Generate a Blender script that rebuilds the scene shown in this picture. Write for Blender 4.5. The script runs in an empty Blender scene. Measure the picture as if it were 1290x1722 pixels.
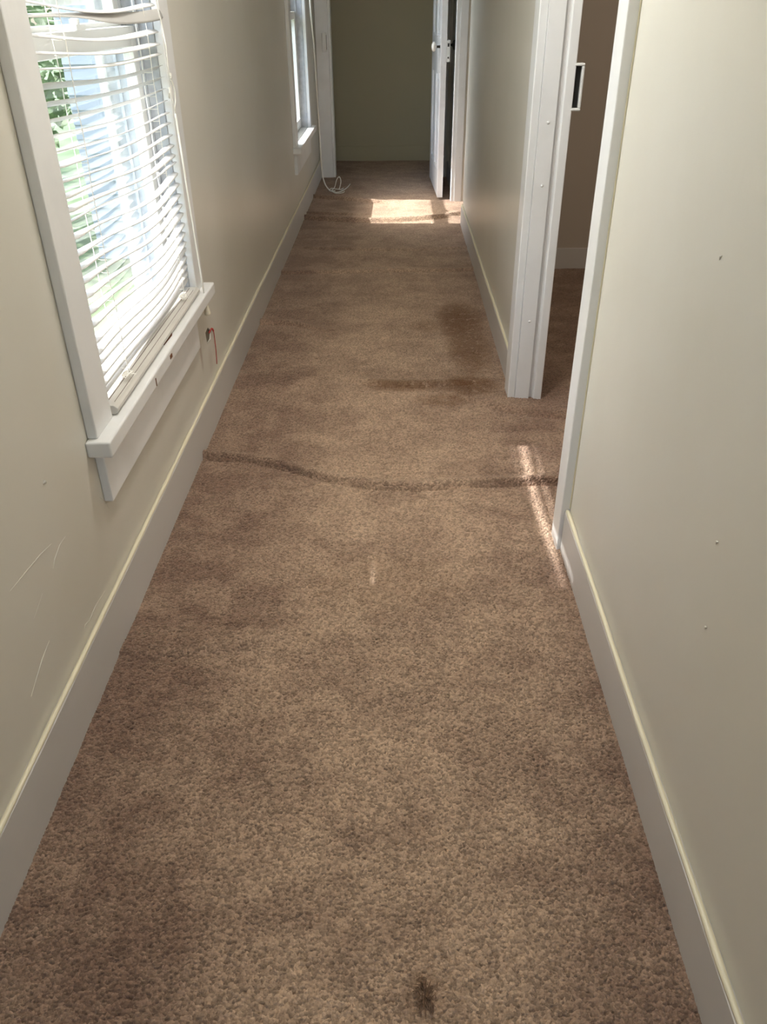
import bpy, bmesh, math, random
import numpy as np
from mathutils import Vector, Matrix, noise

random.seed(7)
C = bpy.context.scene.collection
S = 0.8            # every length below is written in survey units of 0.8 m

# ------------------------------------------------------------------ camera
sc = bpy.context.scene
cam_d = bpy.data.cameras.new('camera'); cam = bpy.data.objects.new('camera', cam_d); C.objects.link(cam)
F_PX = 1341.06
cam_d.sensor_fit = 'VERTICAL'; cam_d.sensor_height = 36.0; cam_d.lens = 36.0 * F_PX / 1722.0
cam_d.clip_start = 0.02; cam_d.clip_end = 300
R3 = Matrix(((0.9998838625, -0.0006765114, 0.0152251048),
             (0.0131938964, 0.5384366283, -0.8425627089),
             (-0.0076277508, 0.8426657342, 0.5383830214)))
cam.matrix_world = Matrix.Translation(Vector((0, 0, 1.5 * S))) @ R3.to_4x4()
sc.camera = cam

# ------------------------------------------------------------------ world, sun, exposure
w = bpy.data.worlds.new('world'); sc.world = w; w.use_nodes = True
nt = w.node_tree; bg = nt.nodes['Background']
sky = nt.nodes.new('ShaderNodeTexSky'); sky.sky_type = 'NISHITA'; sky.sun_disc = False
sky.sun_elevation = math.radians(49); sky.sun_rotation = math.radians(-90); sky.dust_density = 3.0
sky.air_density = 1.0
nt.links.new(sky.outputs[0], bg.inputs['Color']); bg.inputs['Strength'].default_value = 0.47
sun_d = bpy.data.lights.new('sun', 'SUN'); sun_d.energy = 4.4; sun_d.angle = math.radians(0.7); sun_d.color = (1, .95, .93)
sun = bpy.data.objects.new('sun', sun_d); C.objects.link(sun)
sun.rotation_euler = Vector((1, -0.03, -1.15)).to_track_quat('-Z', 'Y').to_euler()
sun.location = (-3, 5, 6)

def portal(loc, rot, sx, sy):
    d = bpy.data.lights.new('portal', 'AREA'); d.shape = 'RECTANGLE'; d.size = sx * S; d.size_y = sy * S
    d.cycles.is_portal = True
    o = bpy.data.objects.new('portal', d); C.objects.link(o); o.location = Vector(loc) * S; o.rotation_euler = rot
for yc in (2.42, 7.15):
    portal((-0.985, yc, 1.5), (0, math.radians(-90), 0), 1.75, 1.07)
portal((0.0, -2.24, 1.5), (math.radians(90), 0, 0), 0.9, 1.9)

# added fill light above the frame, brightens the hallway against the blind
lamp_d = bpy.data.lights.new('hall_fill_light', 'POINT'); lamp_d.energy = 14; lamp_d.shadow_soft_size = .10; lamp_d.color = (1, .97, .92)
lamp = bpy.data.objects.new('hall_fill_light', lamp_d); C.objects.link(lamp); lamp.location = (-.05 * S, 2.3 * S, 2.66 * S)

# added fill light in the side room, out of sight to the right
l2 = bpy.data.lights.new('side_room_fill_light', 'POINT'); l2.energy = 6.5; l2.shadow_soft_size = .10; l2.color = (1, .93, .84)
l2o = bpy.data.objects.new('side_room_fill_light', l2); C.objects.link(l2o); l2o.location = (2.3 * S, 2.9 * S, 2.6 * S)

vs = sc.view_settings
vs.view_transform = 'Standard'; vs.look = 'None'; vs.gamma = 1.0; vs.use_curve_mapping = False
vs.exposure = 1.38
sc.cycles.max_bounces = 14; sc.cycles.diffuse_bounces = 8; sc.cycles.transparent_max_bounces = 12
sc.cycles.sample_clamp_indirect = 8.0

# ------------------------------------------------------------------ materials
def mat(name, col, rough=.5, spec=.5, bump=None, coat=0, var=None, sheen=0, trans=0):
    """bump=(scale(x,y,z), strength, distance, detail); var=(scale, second colour, lo, hi)"""
    m = bpy.data.materials.new(name); m.use_nodes = True
    n = m.node_tree.nodes; l = m.node_tree.links; p = n['Principled BSDF']
    p.inputs['Base Color'].default_value = (*col, 1); p.inputs['Roughness'].default_value = rough
    p.inputs['Specular IOR Level'].default_value = spec; p.inputs['Coat Weight'].default_value = coat
    p.inputs['Sheen Weight'].default_value = sheen
    tc = n.new('ShaderNodeTexCoord')
    if var:
        t = n.new('ShaderNodeTexNoise'); t.inputs['Scale'].default_value = var[0]; t.inputs['Detail'].default_value = 4
        l.new(tc.outputs['Object'], t.inputs['Vector'])
        r = n.new('ShaderNodeMapRange'); r.inputs['From Min'].default_value = var[2]; r.inputs['From Max'].default_value = var[3]
        l.new(t.outputs['Fac'], r.inputs['Value'])
        mx = n.new('ShaderNodeMix'); mx.data_type = 'RGBA'; mx.inputs['A'].default_value = (*col, 1); mx.inputs['B'].default_value = (*var[1], 1)
        l.new(r.outputs[0], mx.inputs['Factor']); l.new(mx.outputs['Result'], p.inputs['Base Color'])
    prev = None
    for b in (bump or []):
        mp = n.new('ShaderNodeMapping'); mp.inputs['Scale'].default_value = b[0]
        l.new(tc.outputs['Object'], mp.inputs['Vector'])
        t = n.new('ShaderNodeTexNoise'); t.inputs['Scale'].default_value = 1; t.inputs['Detail'].default_value = b[3]
        l.new(mp.outputs[0], t.inputs['Vector'])
        bp = n.new('ShaderNodeBump'); bp.inputs['Strength'].default_value = b[1]; bp.inputs['Distance'].default_value = b[2]
        l.new(t.outputs['Fac'], bp.inputs['Height'])
        if prev: l.new(prev.outputs[0], bp.inputs['Normal'])
        prev = bp
    if prev: l.new(prev.outputs[0], p.inputs['Normal'])
    if trans:
        tr = n.new('ShaderNodeBsdfTranslucent'); tr.inputs['Color'].default_value = (*col, 1)
        ms = n.new('ShaderNodeMixShader'); ms.inputs[0].default_value = trans
        l.new(p.outputs[0], ms.inputs[1]); l.new(tr.outputs[0], ms.inputs[2])
        l.new(ms.outputs[0], n['Material Output'].inputs['Surface'])
    return m

M = {}
M['wall'] = mat('cream_wall_paint', (.68, .655, .585), .36, .5,
                bump=[((1.6, 1.6, .8), .35, .02, 2), ((9, 9, 6), .25, .004, 3), ((160, 160, 160), .10, .0006, 2)],
                var=(2.0, (.64, .61, .53), .35, .7))
def wall_with_reflections():  # brown glossy reflections painted into the wall colour beside the hole
    m = M['wall'].copy(); m.name = 'cream_wall_paint_with_reflections'; n = m.node_tree.nodes; l = m.node_tree.links; p = n['Principled BSDF']
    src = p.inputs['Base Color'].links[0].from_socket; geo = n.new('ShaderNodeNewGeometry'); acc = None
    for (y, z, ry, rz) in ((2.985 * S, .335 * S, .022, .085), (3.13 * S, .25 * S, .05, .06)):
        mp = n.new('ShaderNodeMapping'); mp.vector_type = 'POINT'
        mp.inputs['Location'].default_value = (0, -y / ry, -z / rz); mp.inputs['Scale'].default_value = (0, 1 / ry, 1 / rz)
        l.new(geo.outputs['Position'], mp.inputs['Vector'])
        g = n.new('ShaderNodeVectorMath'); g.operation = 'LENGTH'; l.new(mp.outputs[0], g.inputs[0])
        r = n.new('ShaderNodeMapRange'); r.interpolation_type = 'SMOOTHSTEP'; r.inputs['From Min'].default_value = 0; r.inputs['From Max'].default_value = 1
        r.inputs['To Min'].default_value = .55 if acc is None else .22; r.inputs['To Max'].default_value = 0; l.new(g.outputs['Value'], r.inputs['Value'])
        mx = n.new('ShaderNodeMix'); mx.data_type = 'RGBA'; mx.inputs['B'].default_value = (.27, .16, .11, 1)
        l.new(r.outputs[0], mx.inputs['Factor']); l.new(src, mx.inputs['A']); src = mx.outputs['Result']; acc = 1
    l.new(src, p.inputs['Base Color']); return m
M['wall_left'] = wall_with_reflections()
M['trim'] = mat('white_gloss_trim_paint', (.80, .80, .795), .34, .5,
                bump=[((22, 22, 6), .25, .003, 3), ((200, 200, 40), .18, .0007, 2)], var=(5, (.70, .70, .69), .5, .8))
M['base'] = mat('white_baseboard_paint', (.60, .575, .545), .38, .5,
                bump=[((22, 8, 60), .22, .002, 3), ((200, 30, 200), .15, .0006, 2)])
M['bead'] = mat('cream_paint_edge', (.80, .74, .55), .4, .5, bump=[((40, 40, 90), .5, .002, 3)])
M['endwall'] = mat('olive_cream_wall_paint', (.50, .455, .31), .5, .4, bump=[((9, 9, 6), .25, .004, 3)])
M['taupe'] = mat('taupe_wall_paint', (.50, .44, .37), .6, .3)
M['ceiling'] = mat('ceiling_white', (.78, .77, .73), .8, .2)
M['vinyl'] = mat('white_vinyl', (.82, .82, .80), .35, .5, trans=.0)
M['framevinyl'] = mat('mottled_grey_vinyl', (.54, .56, .59), .5, .4, var=(30, (.44, .46, .50), .4, .6))  # window frame vinyl, mottled grey and darker than the sash vinyl
M['slat'] = mat('white_blind_slat', (.62, .61, .59), .38, .5, trans=.10)
M['rail'] = mat('blind_rail_plastic', (.62, .59, .54), .4, .5)
M['groove'] = mat('dark_groove', (.16, .13, .11), .7, .2)
M['cord'] = mat('white_blind_cord', (.90, .88, .82), .8, .2)
M['tassel'] = mat('ivory_tassel_plastic', (.75, .70, .56), .4, .5)
M['doorwhite'] = mat('white_door_paint', (.86, .86, .87), .35, .5,
                     bump=[((25, 25, 7), .3, .003, 3)], var=(9, (.76, .765, .775), .48, .7))
M['knobwhite'] = mat('white_porcelain', (.85, .83, .78), .12, .6, coat=.5)
M['black'] = mat('black_iron', (.012, .011, .010), .45, .5)
M['latchpaint'] = mat('painted_latch_metal', (.74, .74, .72), .3, .6, bump=[((90, 90, 90), .4, .002, 3)])
M['hole'] = mat('bare_lath', (.20, .17, .13), .9, .1)
M['red'] = mat('red_wire_sheath', (.45, .05, .04), .5, .4)
M['chip'] = mat('chipped_brown_wood', (.16, .07, .035), .8, .2)
M['debris'] = mat('matted_dark_fibre', (.24, .15, .10), 1, .05)
M['lint'] = mat('pale_lint', (.62, .52, .42), 1, .05)
M['siding'] = mat('pale_blue_grey_siding', (.42, .45, .48), .6, .3)
M['curtain'] = mat('grey_curtain', (.34, .36, .38), .9, .1, var=(14, (.50, .52, .54), .4, .6))
M['leaf'] = mat('green_leaves', (.07, .13, .045), .6, .3, var=(3, (.14, .22, .08), .35, .65), trans=.3)
M['bark'] = mat('brown_bark', (.10, .07, .05), .9, .1)
M['grass'] = mat('lawn_grass', (.10, .14, .07), .9, .1, var=(1.5, (.15, .18, .11), .35, .65))
M['roof'] = mat('grey_shingle', (.14, .14, .15), .9, .1)

def glass():
    m = bpy.data.materials.new('clear_window_glass'); m.use_nodes = True
    n = m.node_tree.nodes; l = m.node_tree.links; n.remove(n['Principled BSDF'])
    t = n.new('ShaderNodeBsdfTransparent'); t.inputs['Color'].default_value = (.93, .96, .96, 1)
    g = n.new('ShaderNodeBsdfGlossy'); g.inputs['Roughness'].default_value = .02
    fr = n.new('ShaderNodeFresnel'); fr.inputs['IOR'].default_value = 1.45
    mx = n.new('ShaderNodeMixShader')
    ge = n.new('ShaderNodeNewGeometry'); mm = n.new('ShaderNodeMath'); mm.operation = 'SUBTRACT'; mm.inputs[0].default_value = 1
    l.new(ge.outputs['Backfacing'], mm.inputs[1]); m2 = n.new('ShaderNodeMath'); m2.operation = 'MULTIPLY'
    l.new(mm.outputs[0], m2.inputs[0]); l.new(fr.outputs[0], m2.inputs[1])      # reflect once, at the outer skin of the pane
    l.new(m2.outputs[0], mx.inputs[0]); l.new(t.outputs[0], mx.inputs[1]); l.new(g.outputs[0], mx.inputs[2])
    l.new(mx.outputs[0], n['Material Output'].inputs['Surface'])
    return m
M['glass'] = glass()

def carpet_mat():
    m = bpy.data.materials.new('tan_brown_pile_carpet'); m.use_nodes = True
    n = m.node_tree.nodes; l = m.node_tree.links; p = n['Principled BSDF']
    p.inputs['Roughness'].default_value = 1; p.inputs['Specular IOR Level'].default_value = .05
    p.inputs['Sheen Weight'].default_value = .35; p.inputs['Sheen Roughness'].default_value = .45
    p.inputs['Sheen Tint'].default_value = (.9, .75, .62, 1)
    geo = n.new('ShaderNodeNewGeometry')
    def mathn(op, a, b=None, c=None, clamp=False):
        q = n.new('ShaderNodeMath'); q.operation = op; q.use_clamp = clamp
        for i, v in enumerate((a, b, c)):
            if v is None: continue
            if isinstance(v, (int, float)): q.inputs[i].default_value = v
            else: l.new(v, q.inputs[i])
        return q.outputs[0]
    def nz(scale, detail=3, vec=None, sx=1, sy=1, rough=.55):
        mp = n.new('ShaderNodeMapping'); mp.inputs['Scale'].default_value = (sx, sy, 1)
        l.new(geo.outputs['Position'], mp.inputs['Vector'])
        t = n.new('ShaderNodeTexNoise'); t.inputs['Scale'].default_value = scale; t.inputs['Detail'].default_value = detail
        t.inputs['Roughness'].default_value = rough
        l.new(mp.outputs[0], t.inputs['Vector']); return t.outputs['Fac']
    def mixc(f, a, b):
        q = n.new('ShaderNodeMix'); q.data_type = 'RGBA'
        for k, v in (('Factor', f), ('A', a), ('B', b)):
            if isinstance(v, (int, float)): q.inputs[k].default_value = v
            elif isinstance(v, tuple): q.inputs[k].default_value = (*v, 1)
            else: l.new(v, q.inputs[k])
        return q.outputs['Result']
    def rng(v, a, b, c=0, d=1):
        q = n.new('ShaderNodeMapRange'); q.interpolation_type = 'SMOOTHSTEP'
        for k, x in (('From Min', a), ('From Max', b), ('To Min', c), ('To Max', d)): q.inputs[k].default_value = x
        l.new(v, q.inputs['Value']); return q.outputs[0]
    sep = n.new('ShaderNodeSeparateXYZ'); l.new(geo.outputs['Position'], sep.inputs[0])
    X, Y = sep.outputs[0], sep.outputs[1]
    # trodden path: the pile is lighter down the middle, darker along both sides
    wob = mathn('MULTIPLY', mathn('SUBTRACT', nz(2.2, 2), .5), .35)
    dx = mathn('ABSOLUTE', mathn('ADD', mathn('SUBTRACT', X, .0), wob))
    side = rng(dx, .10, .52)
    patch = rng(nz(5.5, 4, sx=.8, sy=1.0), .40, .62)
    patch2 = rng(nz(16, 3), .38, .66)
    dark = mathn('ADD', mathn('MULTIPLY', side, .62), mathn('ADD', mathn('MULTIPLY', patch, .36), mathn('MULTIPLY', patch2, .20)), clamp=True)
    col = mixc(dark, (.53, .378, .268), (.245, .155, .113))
    # fibre to fibre colour variation
    at = n.new('ShaderNodeAttribute'); at.attribute_name = 'tuft'
    vor = n.new('ShaderNodeTexVoronoi'); vor.inputs['Scale'].default_value = 190
    l.new(geo.outputs['Position'], vor.inputs['Vector'])
    sv = n.new('ShaderNodeSeparateColor'); l.new(vor.outputs['Color'], sv.inputs[0])
    fib = mathn('ADD', mathn('MULTIPLY', sv.outputs[0], .55), mathn('MULTIPLY', nz(420, 2), .45))
    k = rng(fib, .15, .85, .62, 1.30)
    comb = n.new('ShaderNodeCombineColor')
    for i in range(3): l.new(k, comb.inputs[i])
    mul = n.new('ShaderNodeMix'); mul.data_type = 'RGBA'; mul.blend_type = 'MULTIPLY'; mul.inputs['Factor'].default_value = 1
    l.new(col, mul.inputs['A']); l.new(comb.outputs[0], mul.inputs['B']); col = mul.outputs['Result']
    # rust brown stains: (x, y, rx, ry, strength) in metres
    tot = None
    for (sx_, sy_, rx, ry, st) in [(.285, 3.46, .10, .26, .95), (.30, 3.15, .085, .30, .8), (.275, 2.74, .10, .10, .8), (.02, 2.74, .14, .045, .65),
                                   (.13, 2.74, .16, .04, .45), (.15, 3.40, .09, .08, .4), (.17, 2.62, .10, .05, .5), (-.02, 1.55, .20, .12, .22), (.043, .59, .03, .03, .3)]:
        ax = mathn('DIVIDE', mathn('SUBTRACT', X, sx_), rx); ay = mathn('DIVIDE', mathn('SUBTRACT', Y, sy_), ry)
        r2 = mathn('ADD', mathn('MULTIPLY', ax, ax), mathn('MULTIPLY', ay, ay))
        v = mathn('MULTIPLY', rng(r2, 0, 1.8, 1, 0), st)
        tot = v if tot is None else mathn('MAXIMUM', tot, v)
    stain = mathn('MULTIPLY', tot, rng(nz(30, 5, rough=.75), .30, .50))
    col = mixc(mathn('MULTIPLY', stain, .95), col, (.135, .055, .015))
    l.new(col, p.inputs['Base Color'])
    b1 = n.new('ShaderNodeBump'); b1.inputs['Strength'].default_value = .9; b1.inputs['Distance'].default_value = .004
    l.new(mathn('SUBTRACT', 1, vor.outputs['Distance']), b1.inputs['Height'])
    b2 = n.new('ShaderNodeBump'); b2.inputs['Strength'].default_value = .6; b2.inputs['Distance'].default_value = .0015
    l.new(nz(600, 2), b2.inputs['Height']); l.new(b1.outputs[0], b2.inputs['Normal'])
    l.new(b2.outputs[0], p.inputs['Normal'])
    return m
M['carpet'] = carpet_mat()

# ------------------------------------------------------------------ mesh helpers (all lengths in survey units)
def tag(o, label=None, cat=None, group=None, kind=None):
    if label: o['label'] = label
    if cat: o['category'] = cat
    if group: o['group'] = group
    if kind: o['kind'] = kind
    return o

class MB:
    def __init__(s): s.v = []; s.f = []; s.mi = []; s.cur = 0
    def box(s, x0, x1, y0, y1, z0, z1):
        b = len(s.v)
        s.v += [(x, y, z) for z in (z0, z1) for y in (y0, y1) for x in (x0, x1)]
        s.add([(0, 2, 3, 1), (4, 5, 7, 6), (0, 1, 5, 4), (2, 6, 7, 3), (0, 4, 6, 2), (1, 3, 7, 5)], b); return s
    def add(s, fs, b=0):
        for f in fs: s.f.append(tuple(i + b for i in f)); s.mi.append(s.cur)
    def prism(s, prof, axis, a, c):
        """extrude a 2-D outline along an axis: axis 'y' takes (x,z), 'z' takes (x,y), 'x' takes (y,z)"""
        b = len(s.v); n = len(prof)
        for t in (a, c):
            for (p, q) in prof:
                s.v.append({'y': (p, t, q), 'z': (p, q, t), 'x': (t, p, q)}[axis])
        s.add([tuple(range(n)), tuple(range(2 * n - 1, n - 1, -1))], b)
        s.add([(i, (i + 1) % n, n + (i + 1) % n, n + i) for i in range(n)], b); return s
    def tube(s, pts, r, n=8, close=True):
        pts = [Vector(p) for p in pts]; b = len(s.v); m = len(pts)
        rr = r if isinstance(r, (list, tuple)) else [r] * m
        up = Vector((0.13, 0.29, .95)).normalized()
        for i, p in enumerate(pts):
            t = (pts[min(i + 1, m - 1)] - pts[max(i - 1, 0)]).normalized()
            if abs(t.dot(up)) > .95: up = Vector((.9, .3, .1)).normalized()
            a = t.cross(up).normalized(); c = t.cross(a).normalized()
            for k in range(n):
                an = 2 * math.pi * k / n
                s.v.append(tuple(p + (a * math.cos(an) + c * math.sin(an)) * rr[i]))
        for i in range(m - 1):
            s.add([(i * n + k, i * n + (k + 1) % n, (i + 1) * n + (k + 1) % n, (i + 1) * n + k) for k in range(n)], b)
        if close: s.add([tuple(range(n - 1, -1, -1)), tuple((m - 1) * n + k for k in range(n))], b)
        return s
    def lathe(s, prof, origin, axis, n=28):
        """prof: list of (distance along axis, radius)"""
        ax = Vector(axis).normalized(); o = Vector(origin)
        a = ax.orthogonal().normalized(); c = ax.cross(a); b = len(s.v); m = len(prof)
        for (d, r) in prof:
            for k in range(n):
                an = 2 * math.pi * k / n
                s.v.append(tuple(o + ax * d + (a * math.cos(an) + c * math.sin(an)) * max(r, 1e-4)))
        for i in range(m - 1):
            s.add([(i * n + k, i * n + (k + 1) % n, (i + 1) * n + (k + 1) % n, (i + 1) * n + k) for k in range(n)], b)
        s.add([tuple(range(n - 1, -1, -1)), tuple((m - 1) * n + k for k in range(n))], b)
        return s
    def build(s, name, m, parent=None, bevel=0, smooth=False, loc=None, seg=2, rot=None):
        me = bpy.data.meshes.new(name)
        me.from_pydata([(x * S, y * S, z * S) for x, y, z in s.v], [], s.f)
        ms = m if isinstance(m, (list, tuple)) else [m]
        for q in ms: me.materials.append(q)
        if len(ms) > 1:
            for p, i in zip(me.polygons, s.mi): p.material_index = i
        bm = bmesh.new(); bm.from_mesh(me); bmesh.ops.recalc_face_normals(bm, faces=bm.faces); bm.to_mesh(me); bm.free()
        if smooth:
            me.polygons.foreach_set('use_smooth', [True] * len(me.polygons))
        o = bpy.data.objects.new(name, me); C.objects.link(o)
        if loc: o.location = Vector(loc) * S
        if rot: o.rotation_euler = rot
        if parent is not None: o.parent = parent
        if bevel:
            bv = o.modifiers.new('edge', 'BEVEL'); bv.width = bevel * S; bv.segments = seg; bv.limit_method = 'ANGLE'
            bv.harden_normals = False
        return o

def empty(name, loc, rz=0):
    o = bpy.data.objects.new(name, None); C.objects.link(o); o.location = Vector(loc) * S
    o.rotation_euler = (0, 0, rz); o.empty_display_size = .1
    return o

def build_at(mb, name, m, parent, origin, **k):
    """mesh given in world survey units, stored relative to its parent's origin"""
    mb.v = [(x - origin[0], y - origin[1], z - origin[2]) for x, y, z in mb.v]
    return mb.build(name, m, parent, **k)

def wavy(p, q, n, amp, seed):
    """straight run from p to q with a small hand-painted wobble"""
    out = []
    for i in range(n + 1):
        t = i / n; v = Vector(p).lerp(Vector(q), t)
        out.append(tuple(v + Vector((0, 0, amp * noise.noise(Vector((t * n * .45, seed, .3)))))))
    return out

# ------------------------------------------------------------------ floor: fitted pile carpet as displaced geometry
RIDGES = [  # polyline (x, y), height, width
    ([(-.77, 2.75), (-.568, 2.72), (-.373, 2.63), (-.233, 2.56), (-.099, 2.522), (.075, 2.505), (.295, 2.535), (.62, 2.55), (.9, 2.58)], .018, .024),
    ([(-.24, 3.50), (-.10, 3.45), (.05, 3.435), (.15, 3.44), (.40, 3.47)], .014, .030),
    ([(-.77, 4.30), (-.66, 4.29), (-.56, 4.27), (-.38, 4.17)], .014, .030),
    ([(-.77, 5.28), (-.1, 5.31), (.4, 5.33), (.54, 5.34)], .010, .040),
    ([(-.77, 6.86), (-.50, 6.78), (-.2, 6.74), (.0, 6.75), (.17, 6.79), (.41, 6.88), (.54, 6.98)], .020, .045),
    ([(-.74, 7.70), (-.46, 7.60), (-.2, 7.48), (-.05, 7.46)], .018, .040),
    ([(-.72, 7.04), (-.5, 7.0), (-.3, 6.99)], .010, .040),
    ([(-.7, 1.62), (-.45, 1.66), (-.3, 1.70)], .008, .045),
    ([(.32, 3.30), (.45, 3.20), (.70, 3.12)], .012, .06),
    ([(-.60, 5.9), (.1, 5.85), (.5, 5.9)], .006, .05),
]
def seg_dist(x, y, a, b):
    ax, ay = a; bx, by = b; dx, dy = bx - ax, by - ay
    t = np.clip(((x - ax) * dx + (y - ay) * dy) / (dx * dx + dy * dy), 0, 1)
    px = x - (ax + t * dx); py = y - (ay + t * dy)
    d = np.sqrt(px * px + (py) ** 2)
    return np.where(py < 0, d * 1.9, d * .62)      # steep face towards the viewer's end, long slope behind
def seg_vec(x, y, a, b):
    dx, dy = b[0] - a[0], b[1] - a[1]
    t = np.clip(((x - a[0]) * dx + (y - a[1]) * dy) / (dx * dx + dy * dy), 0, 1)
    return x - (a[0] + t * dx), y - (a[1] + t * dy)
def h2(ix, iy, k):
    a = np.sin(ix * 127.1 + iy * 311.7 + k * 74.7) * 43758.5453
    return a - np.floor(a)
def tufts(x, y, cell):
    gx = x / (cell * 1.15); gy = y / cell; ix = np.floor(gx); iy = np.floor(gy)
    best = np.full(x.shape, 9.0)
    for dx in (-1, 0, 1):
        for dy in (-1, 0, 1):
            jx = ix + dx; jy = iy + dy
            cx = jx + .15 + .7 * h2(jx, jy, 1); cy = jy + .15 + .7 * h2(jx, jy, 2)
            d = (gx - cx) ** 2 + (gy - cy) ** 2 - .18 * h2(jx, jy, 3)
            best = np.minimum(best, d)
    return np.clip(1.0 - best, 0, 1)
def vnoise(x, y, k):
    ix = np.floor(x); iy = np.floor(y); fx = x - ix; fy = y - iy
    fx = fx * fx * (3 - 2 * fx); fy = fy * fy * (3 - 2 * fy)
    a = h2(ix, iy, k); b = h2(ix + 1, iy, k); c = h2(ix, iy + 1, k); d = h2(ix + 1, iy + 1, k)
    return (a * (1 - fx) + b * fx) * (1 - fy) + (c * (1 - fx) + d * fx) * fy
def carpet_z(x, y):
    z = np.zeros_like(x)
    for pts, hgt, wd in RIDGES:
        d = np.full(x.shape, 9.0)
        for a, b in zip(pts[:-1], pts[1:]): d = np.minimum(d, seg_dist(x, y, a, b))
        ends = np.ones_like(x)
        for (ex, ey) in (pts[0], pts[-1]):
            if abs(ex) < .5: ends *= np.clip(np.abs(x - ex) / .12 * .8 + .2, 0, 1)
        z += 1.45 * hgt * np.exp(-(d / wd) ** 2) * ends
        g = np.full(x.shape, 9.0)
        for a, b in zip(pts[:-1], pts[1:]):
            g = np.minimum(g, np.hypot(*seg_vec(x, y, (a[0], a[1] - wd * .75), (b[0], b[1] - wd * .75))))
        z -= hgt * .55 * np.exp(-(g / (wd * .28)) ** 2) * ends      # crease where the pile parts
    z += .004 * (vnoise(x * 4, y * 3, 5) - .5) + .0035 * (vnoise(x * 13, y * 11, 6) - .5)
    # curls up slightly against the boards
    return z
def floor_patch(x0, x1, y0, y1, rx, ry, pile=True):
    nx = int(round((x1 - x0) / rx)); ny = int(round((y1 - y0) / ry))
    xs = np.linspace(x0, x1, nx + 1); ys = np.linspace(y0, y1, ny + 1)
    X, Y = np.meshgrid(xs, ys)
    Z = carpet_z(X, Y)
    if pile:
        amp = .0088 * np.clip((5.5 - Y) / 2.0, 0, 1) * np.clip((3.4 - X) / .5, 0, 1); cell = .0066
        Z += amp * (tufts(X, Y, cell) - .7) + amp * .5 * (vnoise(X / cell * 1.9, Y / cell * 1.9, 9) - .5)
    V = np.stack([X, Y, Z], -1).reshape(-1, 3)
    i = np.arange(ny)[:, None] * (nx + 1) + np.arange(nx)[None, :]
    Fq = np.stack([i, i + 1, i + nx + 2, i + nx + 1], -1).reshape(-1, 4)
    return V, Fq
patches = [floor_patch(-.775, .56, .42, 1.7, .0022, .0022),
           floor_patch(-.775, .56, 1.7, 3.6, .0028, .0028),
           floor_patch(.56, .72, 2.0, 3.45, .0035, .0035), floor_patch(.62, .72, 3.45, 5.45, .007, .007),
           floor_patch(-.775, .56, 3.6, 5.6, .0050, .0050),
           floor_patch(-.775, .56, 5.6, 8.0, .010, .010, False),
           floor_patch(-1.75, .70, 8.0, 9.75, .02, .02, False),
           floor_patch(.56, 2.2, 6.2, 8.0, .03, .03, False),
           floor_patch(.72, 1.6, 2.0, 5.45, .007, .007),
           floor_patch(.72, 3.3, 1.1, 2.0, .04, .04, False), floor_patch(1.6, 3.3, 2.0, 5.45, .04, .04, False),
           floor_patch(-.775, .72, -2.35, .42, .03, .03, False)]
off = 0; VV = []; FF = []
for V_, F_ in patches:
    VV.append(V_); FF.append(F_ + off); off += len(V_)
VV = np.concatenate(VV) * S; FF = np.concatenate(FF)
me = bpy.data.meshes.new('floor')
me.vertices.add(len(VV)); me.vertices.foreach_set('co', VV.astype(np.float32).ravel())
me.loops.add(FF.size); me.loops.foreach_set('vertex_index', FF.astype(np.int32).ravel())
me.polygons.add(len(FF)); me.polygons.foreach_set('loop_start', np.arange(0, FF.size, 4, dtype=np.int32))
me.polygons.foreach_set('loop_total', np.full(len(FF), 4, dtype=np.int32))
me.update(calc_edges=True); me.validate()
me.polygons.foreach_set('use_smooth', np.ones(len(me.polygons), dtype=bool))
me.materials.append(M['carpet'])
fl = bpy.data.objects.new('floor', me); C.objects.link(fl)
tag(fl, 'wrinkled tan brown pile carpet running down the hallway with rust stains', 'floor', kind='structure')

# ------------------------------------------------------------------ walls
HT = 3.0
def wall_poly(name, outer, holes, x0, x1, m, extra=None, label=None, parent=None):
    """a wall slab in the plane x = const, with holes cut through it (y, z outlines)"""
    cu = bpy.data.curves.new('tmp', 'CURVE'); cu.dimensions = '2D'; cu.fill_mode = 'BOTH'; cu.extrude = abs(x1 - x0) / 2
    for loop in [outer] + holes:
        sp = cu.splines.new('POLY'); sp.points.add(len(loop) - 1); sp.use_cyclic_u = True
        for p, (a, b) in zip(sp.points, loop): p.co = (a, b, 0, 1)
    o = bpy.data.objects.new('tmp', cu); C.objects.link(o)
    dg = bpy.context.evaluated_depsgraph_get(); me = bpy.data.meshes.new_from_object(o.evaluated_get(dg))
    bpy.data.objects.remove(o); bpy.data.curves.remove(cu)
    xc = (x0 + x1) / 2
    vs_ = [(xc + v.co.z, v.co.x, v.co.y) for v in me.vertices]; fs = [tuple(p.vertices) for p in me.polygons]
    mb = MB(); mb.v = vs_; mb.add(fs)
    if extra: extra(mb)
    o = mb.build(name, m, parent); bpy.data.meshes.remove(me)
    return tag(o, label, 'wall', kind='structure')

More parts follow.
